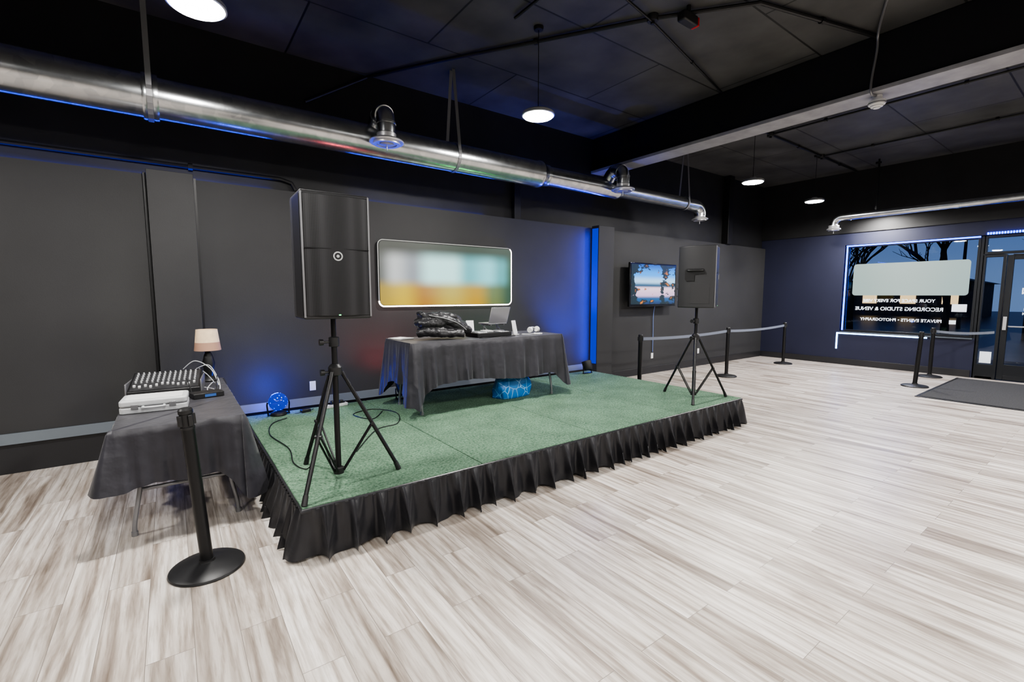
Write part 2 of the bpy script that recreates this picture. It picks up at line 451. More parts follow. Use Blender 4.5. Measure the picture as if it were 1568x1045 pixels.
# ---------------------------------------------------------------- duct
DY,DZ=5.25,3.31
e=empty('ventilation_duct')
def ring_path(prof):
    M=Matrix.Rotation(radians(90),4,'Y')
    return MB().lathe([(r,x) for x,r in prof],(0,DY,DZ),48,M)
ring_path([(XW+.01,.175),(-.09,.175),(-.09,.192),(-.075,.195),(-.06,.192),(-.06,.178),(-.02,.178),(-.02,.190),(0,.192),(.02,.188),(.02,.172),(1.9,.172),(4.25,.172),(4.27,.186),(4.32,.186),(4.33,.172),(4.42,.14),(4.44,.15),(4.47,.15),(4.48,.136),(5.9,.136),(5.92,.148),(5.96,.148),(6.05,.112),(8.15,.110)]).obj('spiral_pipe',M_duct,e)
b=MB()
pts=[(8.15,DY,DZ),(8.24,DY,DZ-.005),(8.32,DY,DZ-.04),(8.37,DY,DZ-.10),(8.38,DY,DZ-.18)]
b.tube(smooth_path(pts,4),.108,24)
b.obj('end_elbow',M_duct,e)
def diffuser(parent,x,y,z,r=.15):
    MB().lathe([(.0,-.035),(r*.35,-.035),(r*.42,-.03),(r*.42,-.02),(r*.6,-.02),(r*.6,-.03),(r*.8,-.03),(r*.8,-.015),(r,-.012),(r*1.03,0),(r*.98,.012),(r*.72,.03),(.1,.04),(.1,.08),(0,.08)],(x,y,z),36).obj('diffuser',M_steel,parent)
    MB().cyl((x,y,z-.035),(x,y,z-.09),.006,n=8).obj('damper_rod',M_steel,parent)
for x in (1.95,5.72):
    r=.095
    MB().tube(smooth_path([(x,5.20,3.42),(x,5.13,3.50),(x,5.03,3.535),(x,4.94,3.50),(x,4.90,3.42),(x,4.90,3.31)],4),r,24).obj('takeoff_elbow',M_duct,e)
    for k,(p,q) in enumerate((((x,5.10,3.515),(x,5.085,3.52)),((x,4.96,3.515),(x,4.95,3.508)),((x,4.90,3.42),(x,4.90,3.40)))):
        MB().cyl(p,q,r+.008,n=24).obj('elbow_seam',M_duct,e)
    diffuser(e,x,4.90,3.22,.175)
diffuser(e,8.38,DY,DZ-.24,.15)
st=MB()
for x,r in ((-.04,.196),(2.95,.176),(7.85,.116)):
    n=24
    for k in range(n):
        a0=2*pi*k/n;a1=2*pi*(k+1)/n
        st.add([(x+dx,DY+cos(a)*rr,DZ+sin(a)*rr) for dx in (-.02,.02) for a in (a0,a1) for rr in (r,r+.005)],[(0,1,3,2),(4,6,7,5),(1,5,7,3),(0,2,6,4),(0,4,5,1),(2,3,7,6)])
    for sgn in (-1,1):
        y1=DY+sgn*r
        topy = DY+ (sgn*r if x<0 else sgn*.03)
        if x<0 and sgn>0: continue
        st.add([(x-.02,y1,DZ),(x+.02,y1,DZ),(x+.02,topy,ZC),(x-.02,topy,ZC),(x-.02,y1+.004,DZ),(x+.02,y1+.004,DZ),(x+.02,topy+.004,ZC),(x-.02,topy+.004,ZC)],[(0,1,2,3),(4,7,6,5),(0,4,5,1),(2,6,7,3),(0,3,7,4),(1,5,6,2)])
st.obj('hanger_straps',M_greyleg,e,smooth=False)

e=empty('ventilation_duct')
zd=3.27
MB().cyl((11.75,3.95,zd),(11.75,YS+.05,zd),.075,n=32).obj('spiral_pipe',M_duct,e)
MB().tube(smooth_path([(11.75,3.95,zd),(11.75,4.05,zd-.005),(11.75,4.12,zd-.05),(11.75,4.15,zd-.12),(11.75,4.15,zd-.18)],4),.075,24).obj('end_elbow',M_duct,e)
diffuser(e,11.75,4.15,zd-.24,.13)
MB().cyl((11.75,3.88,zd),(11.75,3.84,zd),.083,n=32).cyl((11.75,2.2,zd),(11.75,2.15,zd),.083,n=32).obj('pipe_bands',M_duct,e)
MB().box(11.735,11.765,3.4,3.43,zd+.07,ZC).box(11.735,11.765,1.2,1.23,zd+.07,ZC).obj('hanger_straps',M_conduit,e)

# ---------------------------------------------------------------- lamps
LP=[(.25,3.80,3.47),(3.22,3.92,3.47),(7.92,4.02,3.47),(10.45,4.06,3.46),(12.0,3.50,3.30)]
LP2=[(x,y,3.47) for y in (.0,-3.3) for x in (-2.5,.4,3.3,8.2,11.0)]+[(-2.6,3.8,3.47),(5.6,0,3.47),(5.6,-3.3,3.47)]
def lamp(x,y,z,power):
    e=empty('pendant_lamp',(x,y,z))
    MB().lathe([(.0,.075),(.05,.075),(.055,.05),(.15,.04),(.17,.025),(.172,.0),(.160,-.004),(.156,.0)],n=40).obj('housing',M_steel,e)
    MB().lathe([(.157,.0),(.150,-.012),(.10,-.02),(0,-.022)],n=40).obj('lens',M_lens,e)
    MB().cyl((0,0,.07),(0,0,ZC-z),.004,n=6).obj('cord',M_conduit,e)
    MB().lathe([(.0,ZC-z-.035),(.045,ZC-z-.035),(.05,ZC-z-.02),(.05,ZC-z)],n=20).obj('canopy',M_conduit,e)
    l=D.lights.new('lamp_light','AREA'); l.shape='DISK'; l.size=.30; l.energy=power; l.color=(1,.97,.93)
    o=D.objects.new('lamp_light',l); COL.objects.link(o); o.parent=e; o.location=(0,0,-.03)
for p in LP: lamp(*p,98)
for p in LP2: lamp(*p,92)

# sensor below beam
e=empty('ceiling_sensor',(6.32,1.90,3.755))
MB().lathe([(.0,-.13),(.03,-.13),(.035,-.12),(.055,-.115),(.06,-.10),(.075,-.095),(.08,-.07),(.075,-.05),(.05,-.045),(.045,-.02),(.045,0)],n=32).obj('sensor_body',M_white,e)
MB().lathe([(.082,-.085),(.084,-.08),(.082,-.075)],n=32).obj('vent_ring',M_greyleg,e)
MB().tube(smooth_path([(-.05,0,-.01),(-.19,0,-.02),(-.21,0,.1),(-.21,-.03,.4),(-.3,-.06,.555),(-.9,-.3,.57)],6),.012,8).obj('cable',M_greyleg,e)

# ---------------------------------------------------------------- stage
SX0,SX1,SY0,SY1=.56,5.66,2.88,5.50
e=empty('stage_platform')
MB().box(SX0+.03,SX1-.03,SY0+.03,SY1-.03,0,SH-.03).obj('deck_frame',M_plastic,e)
MC=carpet_mat(); b=MB()
nx,ny=4,2
for i in range(nx):
    for j in range(ny):
        w=(SX1-SX0)/nx; d=(SY1-SY0)/ny
        b.box(SX0+i*w+.004,SX0+(i+1)*w-.004,SY0+j*d+.004,SY0+(j+1)*d-.004,SH-.03,SH)
b.obj('carpet_panels',MC,e,bevel=.005)
MB().tube([(SX0,SY1,SH-.02),(SX0,SY0,SH-.02),(SX1,SY0,SH-.02),(SX1,SY1,SH-.02)],.014,8).obj('edge_binding',M_skirt,e)
path=[];r=.06
def addl(p,q,nrm):
    L=(Vector(q)-Vector(p)).length; n=int(L/.009)
    for i in range(n): path.append((Vector(p).lerp(Vector(q),i/n),Vector(nrm)))
addl((SX0,SY1),(SX0,SY0+r),(-1,0))
for i in range(11):
    a=pi+pi/2*i/11; path.append((Vector((SX0+r+r*cos(a),SY0+r+r*sin(a))),Vector((cos(a),sin(a)))))
addl((SX0+r,SY0),(SX1-r,SY0),(0,-1))
for i in range(11):
    a=-pi/2+pi/2*i/11; path.append((Vector((SX1-r+r*cos(a),SY0+r+r*sin(a))),Vector((cos(a),sin(a)))))
addl((SX1,SY0+r),(SX1,SY1),(1,0))
rows=14; vs=[];fs=[]; ph=0
wl=.15; amp=1.; target=.15; ta=1.
phs=[];amps=[]
for i in range(len(path)):
    if i%15==0: target=random.uniform(.11,.25); ta=random.uniform(.5,1.6)
    wl+=(target-wl)*.08; amp+=(ta-amp)*.08
    ph+=2*pi*.0092/wl; phs.append(ph); amps.append(amp)
for i,(p,nv) in enumerate(path):
    for k in range(rows+1):
        t=k/rows
        wv=sin(phs[i]+.25*sin(phs[i])); tight=sin(phs[i]*3.1+.7*sin(phs[i]*.37))
        tv=Vector((-nv.y,nv.x))
        off=.014+.050*t+amps[i]*(.050*t**.75*wv)+tight*.009*(1-t)**1.2+.012*t*sin(phs[i]*2.3+t*2)
        off=max(off,.004)
        side=.034*t*cos(phs[i]*1.0+.5)
        q=p+nv*off+tv*side
        z=SH-.012-(SH-.016)*t+ .028*t*(sin(phs[i]*.5)+1)*.5*(amps[i]*.7)
        vs.append((q.x,q.y,z))
n=rows+1
for i in range(len(path)-1):
    for k in range(rows): fs.append((i*n+k,i*n+k+1,(i+1)*n+k+1,(i+1)*n+k))
b=MB(); b.add(vs,fs); o=b.obj('ruffled_skirt',M_skirt,e,ang=180)

# ---------------------------------------------------------------- tripod stands + loudspeakers
def stand(loc,rz,htop,angs):
    e=empty('speaker_stand',loc,rz)
    hub=.75
    MB().cyl((0,0,.03),(0,0,.95),.019,n=20).cyl((0,0,.93),(0,0,htop),.0165,n=20).obj('pole',M_blackmetal,e)
    MB().lathe([(.022,.03),(.036,.035),(.036,.075),(.022,.08)],n=24).lathe([(.021,hub-.03),(.045,hub-.02),(.045,hub+.03),(.03,hub+.05),(.021,hub+.055)],n=24).lathe([(.021,.92),(.034,.925),(.034,.985),(.017,.99)],n=24).obj('collars',M_plastic,e)
    L=MB();Bc=MB();F=MB();K=MB()
    for a,rad in angs:
        a=radians(a-rz); d=Vector((cos(a),sin(a),0)) 
        p0=d*.04+Vector((0,0,hub)); p1=d*rad+Vector((0,0,.015))
        s=Vector((-sin(a),cos(a),0))*.014
        L.tube([p0,p1],.0135,12)
        F.cyl(p1-Vector((0,0,.013)),p1+(p0-p1).normalized()*.05,.019,.016,n=14)
        m=p0.lerp(p1,.52)
        Bc.tube([d*.034+Vector((0,0,.055))+s,m+s],.007,8); Bc.tube([d*.034+Vector((0,0,.055))-s,m-s],.007,8)
        K.cyl(m-s*1.6,m+s*1.6,.011,n=10)
    L.obj('legs',M_blackmetal,e);Bc.obj('braces',M_blackmetal,e);F.obj('rubber_feet',M_plastic,e)
    K.cyl((-.03,0,.955),(-.075,0,.955),.008,n=10).cyl((-.07,0,.955),(-.095,0,.955),.02,.022,n=12).cyl((-.03,0,hub),(-.075,0,hub),.008,n=10).cyl((-.07,0,hub),(-.095,0,hub),.02,.022,n=12)
    K.obj('clamp_knobs',M_plastic,e)
    return e
def speaker(loc,rz,h=.80,d=.42,back=.42,handles=True):
    e=empty('loudspeaker',loc,rz)
    w=.415
    poly=[(-w/2,-d/2),(w/2,-d/2),(w/2,d/2-.12),(w*back,d/2),(-w*back,d/2),(-w/2,d/2-.12)]
    MB().prism(poly,0,h,'z').obj('cabinet',M_cab,e,bevel=.012,seg=3)
    g=MB(); n=12; pr=[]
    for i in range(n+1):
        t=i/n*2-1; pr.append((t*(w/2-.012),-d/2-.004-.016*(1-t*t)))
    poly=pr+[(w/2-.012,-d/2+.004),(-w/2+.012,-d/2+.004)]
    g.prism(poly,.02,h-.02,'z').obj('grille',M_grille,e,bevel=.004)
    if not handles:
        g2=MB(); g2.box(-w/2-.003,-w/2+.001,-d/2+.015,-d/2+.24,.025,h-.025).box(w/2-.001,w/2+.003,-d/2+.015,-d/2+.24,.025,h-.025).obj('side_grille',M_grille,e)
    MB().box(-w/2+.012,w/2-.012,-d/2-.0195,-d/2-.01,h*.555,h*.560).obj('grille_seam',M_blackmetal,e)
    MB().box(-w/2+.001,-w/2+.012,-d/2-.005,-d/2+.003,.012,h-.012).box(w/2-.012,w/2-.001,-d/2-.005,-d/2+.003,.012,h-.012).obj('grille_edge',M_greyleg,e)
    M=Matrix.Rotation(radians(90),4,'X')
    MB().lathe([(.022,0),(.028,0),(.029,.004),(.021,.004),(.022,0)],(0,-d/2-.018,h*.50),28,M).obj('badge_ring',M_lgrey,e)
    MB().lathe([(0,0),(.010,0),(.010,.003),(0,.003)],(0,-d/2-.020,h*.50),6,M).obj('badge_mark',M_lgrey,e)
    if handles:
        hb=MB(); hc=MB()
        for s in (-1,1):
            x=s*w/2
            hc.prism([(.02,h*.43),(.11,h*.43),(.125,h*.46),(.125,h*.60),(.11,h*.63),(-.08,h*.63),(-.09,h*.60),(-.09,h*.55),(.02,h*.53)],min(x,x+s*.006)-.001,max(x,x+s*.006)+.001,'x')
            hb.tube(smooth_path([(x,-.075,h*.60),(x+s*.026,-.06,h*.60),(x+s*.026,.08,h*.60),(x,.10,h*.60)],4),.010,10)
        hc.obj('handle_cup',M_conduit,e,bevel=.001); hb.obj('handle_bar',M_plastic,e)
        MB().box(-w/2-.002,-w/2+.001,-.15,.06,.05,h*.38).obj('side_rib_panel',M_cab,e,bevel=.001)
    MB().box(-.11,.11,d/2-.002,d/2+.004,.08,h*.40).obj('amp_panel',M_greyleg,e,bevel=.002)
    k=MB()
    for i in range(3):
        for j in range(2): k.cyl((-.07+.07*i,d/2+.003,.14+.09*j),(-.07+.07*i,d/2+.016,.14+.09*j),.012,n=12)
    k.obj('rear_knobs',M_plastic,e)
    MB().box(-.09,.09,-.02,.10,h,h+.006).obj('top_grip',M_blackmetal,e,bevel=.003)
    MB().lathe([(.021,-.005),(.035,-.005),(.035,.0),(.021,0)],n=20).obj('pole_socket',M_blackmetal,e)
    MB().box(-.006,.006,-d/2-.021,-d/2-.012,.022,.028).obj('power_led',mat('green_led',(.1,1,.3),.3,emit=(.2,1,.4),estr=3),e)
    return e
s1=stand((.88,3.24,SH),0,1.115,[(228,.45),(-14,.41),(107,.43)])
speaker((.87,3.245,SH+1.12),-2,.785,.43,.46,handles=False)
stand((5.18,3.24,SH),0,1.115,[(212,.44),(-30,.43),(88,.43)])
speaker((5.18,3.24,SH+1.12),27,.73,.42,.30)
o=MB().tube(smooth_path([(.86,3.27,.78+SH),(.80,3.36,.5+SH),(.78,3.45,.2+SH),(.74,3.5,.02+SH),(.68,3.7,.008+SH),(.72,4.1,.008+SH),(.66,4.6,.008+SH),(.74,5.0,.008+SH),(.9,5.15,.008+SH)],8),.0045,8).obj('signal_cable',M_conduit)
adopt(o,s1)
e=empty('stage_extension_cable',(0,0,SH))
MB().tube(smooth_path([(1.15,3.7,.006),(1.5,4.2,.006),(1.75,4.3,.006),(1.9,4.7,.006),(1.75,5.0,.006),(1.5,4.9,.006),(1.6,4.6,.006),(1.8,4.85,.006)],8),.0045,8).obj('cable',M_conduit,e)

# ---------------------------------------------------------------- tables
def cloth(parent,w,d,h,drop_fn,amp=.03,seed=1):
    rnd=random.Random(seed)
    per=[];step=.016;r=.015
    cs=[(-w/2,-d/2),(w/2,-d/2),(w/2,d/2),(-w/2,d/2)]
    nr=[(0,-1),(1,0),(0,1),(-1,0)]
    for i in range(4):
        a=Vector(cs[i]);b_=Vector(cs[(i+1)%4]);L=(b_-a).length;n=int((L-2*r)/step)
        dr=(b_-a).normalized();nv=Vector(nr[i]);nn=Vector(nr[(i+1)%4])
        for k in range(n): 
            s=r+(L-2*r)*k/n; per.append((a+dr*s,nv,min(s,L-s),i))
        for k in range(6):
            t=k/6*pi/2; c=b_-dr*r-nn*r
            q=nv*cos(t)+nn*sin(t); per.append((c+q*r,q,0,i))
    K=16;vs=[];fs=[];ph=0;wl=.22;tg=.2;N=len(per)
    phs=[];am=[];aa=1.;ta=1.
    for i in range(N):
        if i%10==0: tg=rnd.uniform(.13,.34); ta=rnd.uniform(.3,1.5)
        wl+=(tg-wl)*.1; aa+=(ta-aa)*.1; ph+=2*pi*step/wl; phs.append(ph); am.append(aa)
    sc=round(phs[-1]/(2*pi))*2*pi/phs[-1]
    phs=[p*sc for p in phs]
    for i,(p,nv,dc,sd) in enumerate(per):
        dr=drop_fn(p.x,p.y,dc,sd)
        for k in range(K+1):
            t=k/K
            if k==0: q=p-nv*.006; z=h
            else:
                o=.004+.03*t+amp*am[i]*t**.9*(sin(phs[i]+t*.8)*.7+.4*sin(phs[i]*2.7+1-t))+.07*t*exp(-(dc/.09)**2)
                q=p+nv*o; z=h-.004-dr*t
            vs.append((q.x,q.y,z))
    n=K+1
    for i in range(N):
        j=(i+1)%N
        for k in range(K): fs.append((i*n+k,i*n+k+1,j*n+k+1,j*n+k))
    fs.append(tuple(i*n for i in range(N)))
    b=MB();b.add(vs,fs);return b.obj('tablecloth',M_cloth,parent,ang=60)
def folding_table(loc,rz,w,d,h,drop_fn,seed,amp=.03):
    e=empty('folding_table',loc,rz)
    MB().prism(rrect(w-.02,d-.02,.04),h-.045,h-.006,'z').obj('table_top',M_lgrey,e,bevel=.005)
    L=MB()
    for s in (-1,1):
        x=s*(w/2-.16)
        for t in (-1,1):
            y=t*(d/2-.07)
            L.tube(smooth_path([(x-s*.02,y*.72,h-.05),(x,y*.78,h*.62),(x+s*.02,y*.86,h*.40),(x+s*.03,y*.98,.10),(x+s*.03,y,.013)],5),.014,12)
            L.cyl((x+s*.03,y,0),(x+s*.03,y,.03),.019,n=14)
        L.tube([(x+s*.01,-(d/2-.07)*.82,h*.40),(x+s*.01,(d/2-.07)*.82,h*.40)],.013,10)
        L.tube([(x-s*.01,-(d/2-.07)*.72,h*.80),(x-s*.01,(d/2-.07)*.72,h*.80)],.011,10)
        L.tube([(x,0,h*.8),(x-s*.40,0,h-.05)],.009,10)
    L.obj('folding_legs',M_greyleg,e)
    cloth(e,w,d,h,drop_fn,amp,seed)
    return e
TZ=SH+.775
folding_table((3.0,4.76,SH),0,2.08,.74,.775,lambda x,y,dc,s:(.46 if s==0 else .42)+.20*exp(-(dc/.13)**2)+.03*sin(x*4),3,.028)
def dropL(x,y,dc,s):
    v=.33+.10*exp(-(dc/.15)**2)+.05*sin(y*7+x*5)
    if s==0: v+=.24*exp(-((x+.75)/.28)**2)
    if s==3: v+=.20*exp(-((y+.37)/.10)**2)
    return v
folding_table((.02,4.66,0),90,1.84,.74,.755,dropL,11,.030)
LZ=.757

# ---- items on the left table
e=empty('audio_mixer',(-.06,5.02,LZ),-6)
w,d=.50,.42
MB().prism([(-d/2,.0),(d/2,.0),(d/2,.15),(d/2-.05,.16),(-d/2,.055)],-w/2,w/2,'x').obj('chassis',M_plastic,e,bevel=.006)
sl=math.atan2(.105,d-.05)
Mx=Matrix.Translation((0,-d/2,.056))@Matrix.Rotation(sl,4,'X')
kn=MB();fd=MB();pn=MB()
pn.box(-w/2+.015,w/2-.015,.01,d-.06,0,.003,M=Mx)
for i in range(12):
    x=-w/2+.04+i*.0375
    for j in range(5):
        y=.16+j*.042
        a=Mx@Vector((x,y,.002));bb=Mx@Vector((x,y,.022)); kn.cyl(a,bb,.008,.006,n=10)
    yy=.045+.05*random.random()
    fd.box(x-.008,x+.008,yy,yy+.022,.003,.018,M=Mx)
pn.obj('face_panel',mat('mixer_panel_black',(.03,.03,.032),.5,var=.3,vscale=30),e)
kn.obj('knobs',M_lgrey,e);fd.obj('faders',M_white,e)
MB().box(-w/2-.012,-w/2,-d/2,d/2,0,.12).box(w/2,w/2+.012,-d/2,d/2,0,.12).obj('side_cheeks',M_greyleg,e,bevel=.005)
b=MB()
b.tube(smooth_path([(.27,-.05,.02),(.33,-.10,.01),(.36,-.2,.008),(.33,-.28,.008),(.30,-.20,.03),(.33,.0,.05),(.34,.15,.02),(.28,.2,.10),(.22,.2,.16)],8),.004,8)
b.tube(smooth_path([(.20,.20,.16),(.30,.17,.19),(.37,.05,.08),(.39,-.12,.008),(.36,-.26,.008)],8),.004,8)
b.tube(smooth_path([(.10,.19,.165),(.20,.14,.24),(.32,.10,.16),(.38,-.05,.03)],8),.004,8)
b.obj('patch_cables',M_lgrey,e)

e=empty('equipment_case',(-.13,4.33,LZ),-4)
MB().prism(rrect(.40,.27,.03),0,.045,'z').obj('lower_shell',M_lgrey,e,bevel=.008,seg=3)
MB().prism(rrect(.40,.27,.03),.049,.095,'z').obj('upper_shell',M_lgrey,e,bevel=.012,seg=3)
MB().prism(rrect(.34,.21,.02),.095,.099,'z').obj('lid_panel',M_white,e,bevel=.002)
MB().prism(rrect(.39,.26,.03),.044,.050,'z').obj('seam',M_greyleg,e)
MB().box(-.13,-.09,-.143,-.133,.03,.065).box(.09,.13,-.143,-.133,.03,.065).obj('latches',M_greyleg,e,bevel=.002)
MB().tube(smooth_path([(-.06,-.135,.045),(-.055,-.17,.045),(.055,-.17,.045),(.06,-.135,.045)],5),.008,10).obj('handle',M_lgrey,e)
e=empty('wireless_receiver',(.20,4.58,LZ),12)
MB().box(-.11,.11,-.07,.07,0,.042).obj('body',M_plastic,e,bevel=.004)
MB().box(-.03,.05,-.0715,-.07,.01,.032).obj('display',mat('dim_display',(.02,.04,.1),.2,emit=(.1,.3,.9),estr=.3),e)
MB().cyl((-.09,.06,.04),(-.11,.09,.16),.004,n=8).cyl((.09,.06,.04),(.11,.09,.16),.004,n=8).obj('antennas',M_plastic,e)
e=empty('table_lamp',(.27,5.42,LZ))
MB().lathe([(.0,0),(.07,0),(.075,.01),(.06,.03),(.03,.05),(.045,.12),(.055,.18),(.035,.26),(.015,.30),(.012,.34),(0,.34)]).obj('base',M_plastic,e)
MB().lathe([(.112,.31),(.090,.51),(.088,.51),(.110,.31)],n=40).obj('shade',M_shade,e)
MB().lathe([(.1135,.305),(.104,.385),(.102,.385),(.111,.305)],n=40).obj('shade_band',M_shadeband,e)

# ---- stage floor gadgets
e=empty('dj_light_ball',(.86,5.36,SH))
MB().lathe([(.0,0),(.075,0),(.08,.01),(.075,.03),(.05,.045),(0,.045)]).obj('base',M_plastic,e)
MB().tube([(-.10,0,.02),(-.108,0,.12),(-.10,0,.15)],.008,8).tube([(.10,0,.02),(.108,0,.12),(.10,0,.15)],.008,8).box(-.108,.108,-.012,.012,.008,.022).obj('bracket',M_blackmetal,e)
MB().sphere((0,0,.145),.094,n=28,m=18).obj('ball_shell',mat('tinted_ball',(.005,.01,.06),.05,emit=(.01,.06,1),estr=.5),e)
b=MB()
for i in range(26):
    z=1-2*(i+.5)/26; rr=sqrt(1-z*z); a=i*2.39996
    b.sphere((.089*rr*cos(a),.089*rr*sin(a),.145+.089*z),.007,n=8,m=6)
b.obj('lens_beads',M_glassblue,e)
l=D.lights.new('ball_light','POINT'); l.energy=18; l.color=(.01,.07,1); l.shadow_soft_size=.05
o=D.objects.new('ball_light',l);COL.objects.link(o);o.parent=e;o.location=(0,.20,.20)
e=empty('power_adapter',(1.12,5.33,SH),15)
MB().box(-.05,.05,-.03,.03,0,.035).obj('brick',M_plastic,e,bevel=.006)
MB().tube(smooth_path([(.05,0,.015),(.09,.03,.006),(.12,.06,.006)],6),.003,8).tube(smooth_path([(-.05,0,.015),(-.08,.0,.005),(-.11,.02,.006)],6),.003,8).obj('lead',M_plastic,e)
e=empty('power_strip',(1.45,5.38,SH),10)
MB().box(-.14,.14,-.03,.03,0,.035).obj('body',M_lgrey,e,bevel=.006)
b=MB()
for i in range(5): b.box(-.12+i*.052,-.09+i*.052,-.015,.015,.034,.037)
b.obj('sockets',M_plastic,e)
MB().box(-.05,-.01,-.02,.02,.037,.075).box(.05,.09,-.02,.02,.037,.07).obj('plugs',M_plastic,e,bevel=.005)
MB().box(-.035,.035,-.008,0,-.057,.057).obj('wall_outlet',M_white,loc=(1.34,YN,.50),bevel=.003)
for x,z in ((7.93,.36),(9.6,.34)):
    MB().box(-.035,.035,-.008,0,-.057,.057).obj('wall_outlet',M_white,loc=(x,YN,z),bevel=.003)

def uplight(x,y,col,pw,tilt=22,sz=75):
    e=empty('stage_uplight',(x,y,SH))
    MB().tube(smooth_path([(-.09,0,.0),(-.095,0,.12),(-.09,0,.13)],3),.008,8).tube([(.09,0,.0),(.095,0,.13)],.008,8).box(-.095,.095,-.02,.02,0,.01).obj('yoke',M_blackmetal,e)
    Mt=Matrix.Translation((0,0,.12))@Matrix.Rotation(radians(-tilt),4,'X')
    MB().lathe([(0,-.07),(.06,-.065),(.075,-.02),(.08,.08),(.074,.08),(.07,.06),(0,.06)],n=28,M=Mt).obj('can',M_plastic,e)
    ml=mat('uplight_lens',col,.1,emit=col,estr=4)
    MB().lathe([(0,.061),(.07,.062),(.07,.066),(0,.066)],n=28,M=Mt).obj('lens',ml,e)
    l=D.lights.new('uplight','SPOT'); l.energy=pw; l.color=col; l.spot_size=radians(sz); l.spot_blend=.9; l.shadow_soft_size=.05
    o=D.objects.new('uplight',l);COL.objects.link(o);o.parent=e;o.location=(0,.03,.22);o.rotation_euler=(radians(180-tilt),0,0)
uplight(5.42,5.30,(.02,.06,1),260,22,90)
uplight(2.25,5.33,(1,.06,.10),20,32,125)  # added red light, hidden behind the table to tint the wall
uplight(3.75,5.33,(.12,1,.25),14,24,95)  # added green light, also out of sight, for the wall's green tint

e=empty('led_strip_light')
MB().box(6.108,6.119,YN-.155,YN-.02,.37,2.77).obj('strip',M_bluesoft,e)  # LED strip widened; its glow stands in for the blue-lit pilaster side

# added blue strip, out of view behind the drywall top, tints the duct
e=empty('added_blue_strip')
for x0,x1,pw in ((-3.6,1.0,9),(1.9,3.9,4)):
    MB().box(x0,x1,YN+.070,YN+.090,ZD,ZD+.010).obj('strip',M_blueled,e)
    l=D.lights.new('added_blue_glow','AREA'); l.shape='RECTANGLE'; l.size=x1-x0; l.size_y=.03; l.energy=pw; l.color=(.01,.06,1)
    o=D.objects.new('added_blue_glow',l); COL.objects.link(o); o.parent=e; o.location=((x0+x1)/2,YN+.07,ZD+.03)
    o.rotation_euler=Vector((0,-.8,.6)).to_track_quat('-Z','Y').to_euler()

# ---- items on the DJ table
e=empty('dj_controller',(3.10,4.70,TZ+.003),0)
MB().prism(rrect(.50,.29,.02),0,.05,'z').obj('body',M_plastic,e,bevel=.006)
b=MB()
for s in (-1,1):
    b.lathe([(.0,.062),(.065,.062),(.075,.056),(.078,.05)],(s*.155,.01,0),36)
b.obj('jog_wheels',M_greyleg,e)
b=MB()
for i in range(4):
    for j in range(5): b.cyl((-.045+.03*i,-.02+.03*j,.05),(-.045+.03*i,-.02+.03*j,.066),.008,n=10)
for s in (-1,1):
    for i in range(4):
        for j in range(2): b.box(s*.155-.06+i*.03,s*.155-.038+i*.03,-.13+.025*j,-.112+.025*j,.05,.055)
b.obj('knobs_and_pads',M_white,e)
MB().tube(smooth_path([(-.20,-.14,.02),(-.26,-.20,.003),(-.2,-.24,.003),(-.05,-.22,.003),(.1,-.25,.003),(.24,-.22,.003)],8),.004,8).obj('audio_lead',M_conduit,e)
def laptop(x,y,z,rz,stand_h):
    e=empty('laptop',(x,y,z),rz)
    b=MB()
    for s in (-1,1):
        b.tube([(s*.11,-.10,.006),(s*.11,.10,.006)],.006,8); b.tube([(s*.11,-.07,.006),(s*.11,.08,stand_h)],.006,8); b.tube([(s*.11,.08,.006),(s*.11,.02,stand_h)],.006,8)
        b.tube([(s*.11,-.10,stand_h-.008),(s*.11,.11,stand_h-.002)],.006,8)
    b.tube([(-.11,.08,.006),(.11,.08,.006)],.006,8); b.obj('riser_stand',M_silver,e)
    MB().prism(rrect(.31,.215,.012),stand_h+.004,stand_h+.02,'z').obj('keyboard_base',M_silver,e,bevel=.002)
    Mt=Matrix.Translation((0,-.105,stand_h+.020))@Matrix.Rotation(radians(18),4,'X')
    MB().box(-.155,.155,-.004,.004,0,.21,M=Mt).obj('lid',M_silver,e,bevel=.003)
    return e
laptop(3.36,5.00,TZ+.003,6,.12)
def phone(x,y,rz,m):
    e=empty('phone_stand',(x,y,TZ+.003),rz)
    MB().box(-.04,.04,-.04,.04,0,.01).tube([(0,.02,.01),(0,.035,.14)],.01,8).obj('base',M_white,e,bevel=.002)
    MB().box(-.05,.05,-.006,.006,.0,.17,M=Matrix.Translation((0,-.01,.012))@Matrix.Rotation(radians(-12),4,'X')).obj('phone',m,e,bevel=.004)
phone(2.98,4.93,-12,M_white)
phone(3.44,4.62,28,M_white)
e=empty('headphones',(3.86,4.76,TZ+.003),20)
b=MB(); b.tube([(.085*cos(a),.02+.02*sin(a),.035+.085*sin(a)*.35) for a in [pi*i/16 for i in range(17)]],.012,10).obj('headband',M_lgrey,e)
MB().lathe([(0,-.02),(.035,-.02),(.04,0),(.035,.02),(0,.02)],(-.085,.01,.040),24,Matrix.Rotation(radians(80),4,'Y')).lathe([(0,-.02),(.035,-.02),(.04,0),(.035,.02),(0,.02)],(.085,.01,.040),24,Matrix.Rotation(radians(100),4,'Y')).obj('ear_cups',M_foam,e)
e=empty('white_cable',(3.70,4.56,TZ+.006))
MB().tube(smooth_path([(-.15,.06,0),(-.08,.0,0),(0,.03,0),(.06,-.05,0),(.12,.0,0),(.07,.06,.004),(.02,.02,.008),(.10,-.02,.006),(.15,.03,0)],8),.005,8).obj('cable',M_white,e)
e=empty('paper_sheets',(2.09,4.98,TZ+.004),12)
MB().box(-.09,.09,-.12,.12,0,.004).obj('sheet_stack',M_foam,e)
MB().box(-.08,.10,-.11,.11,.0045,.007,M=Matrix.Rotation(radians(9),4,'Z')).obj('top_sheet',M_foam,e)
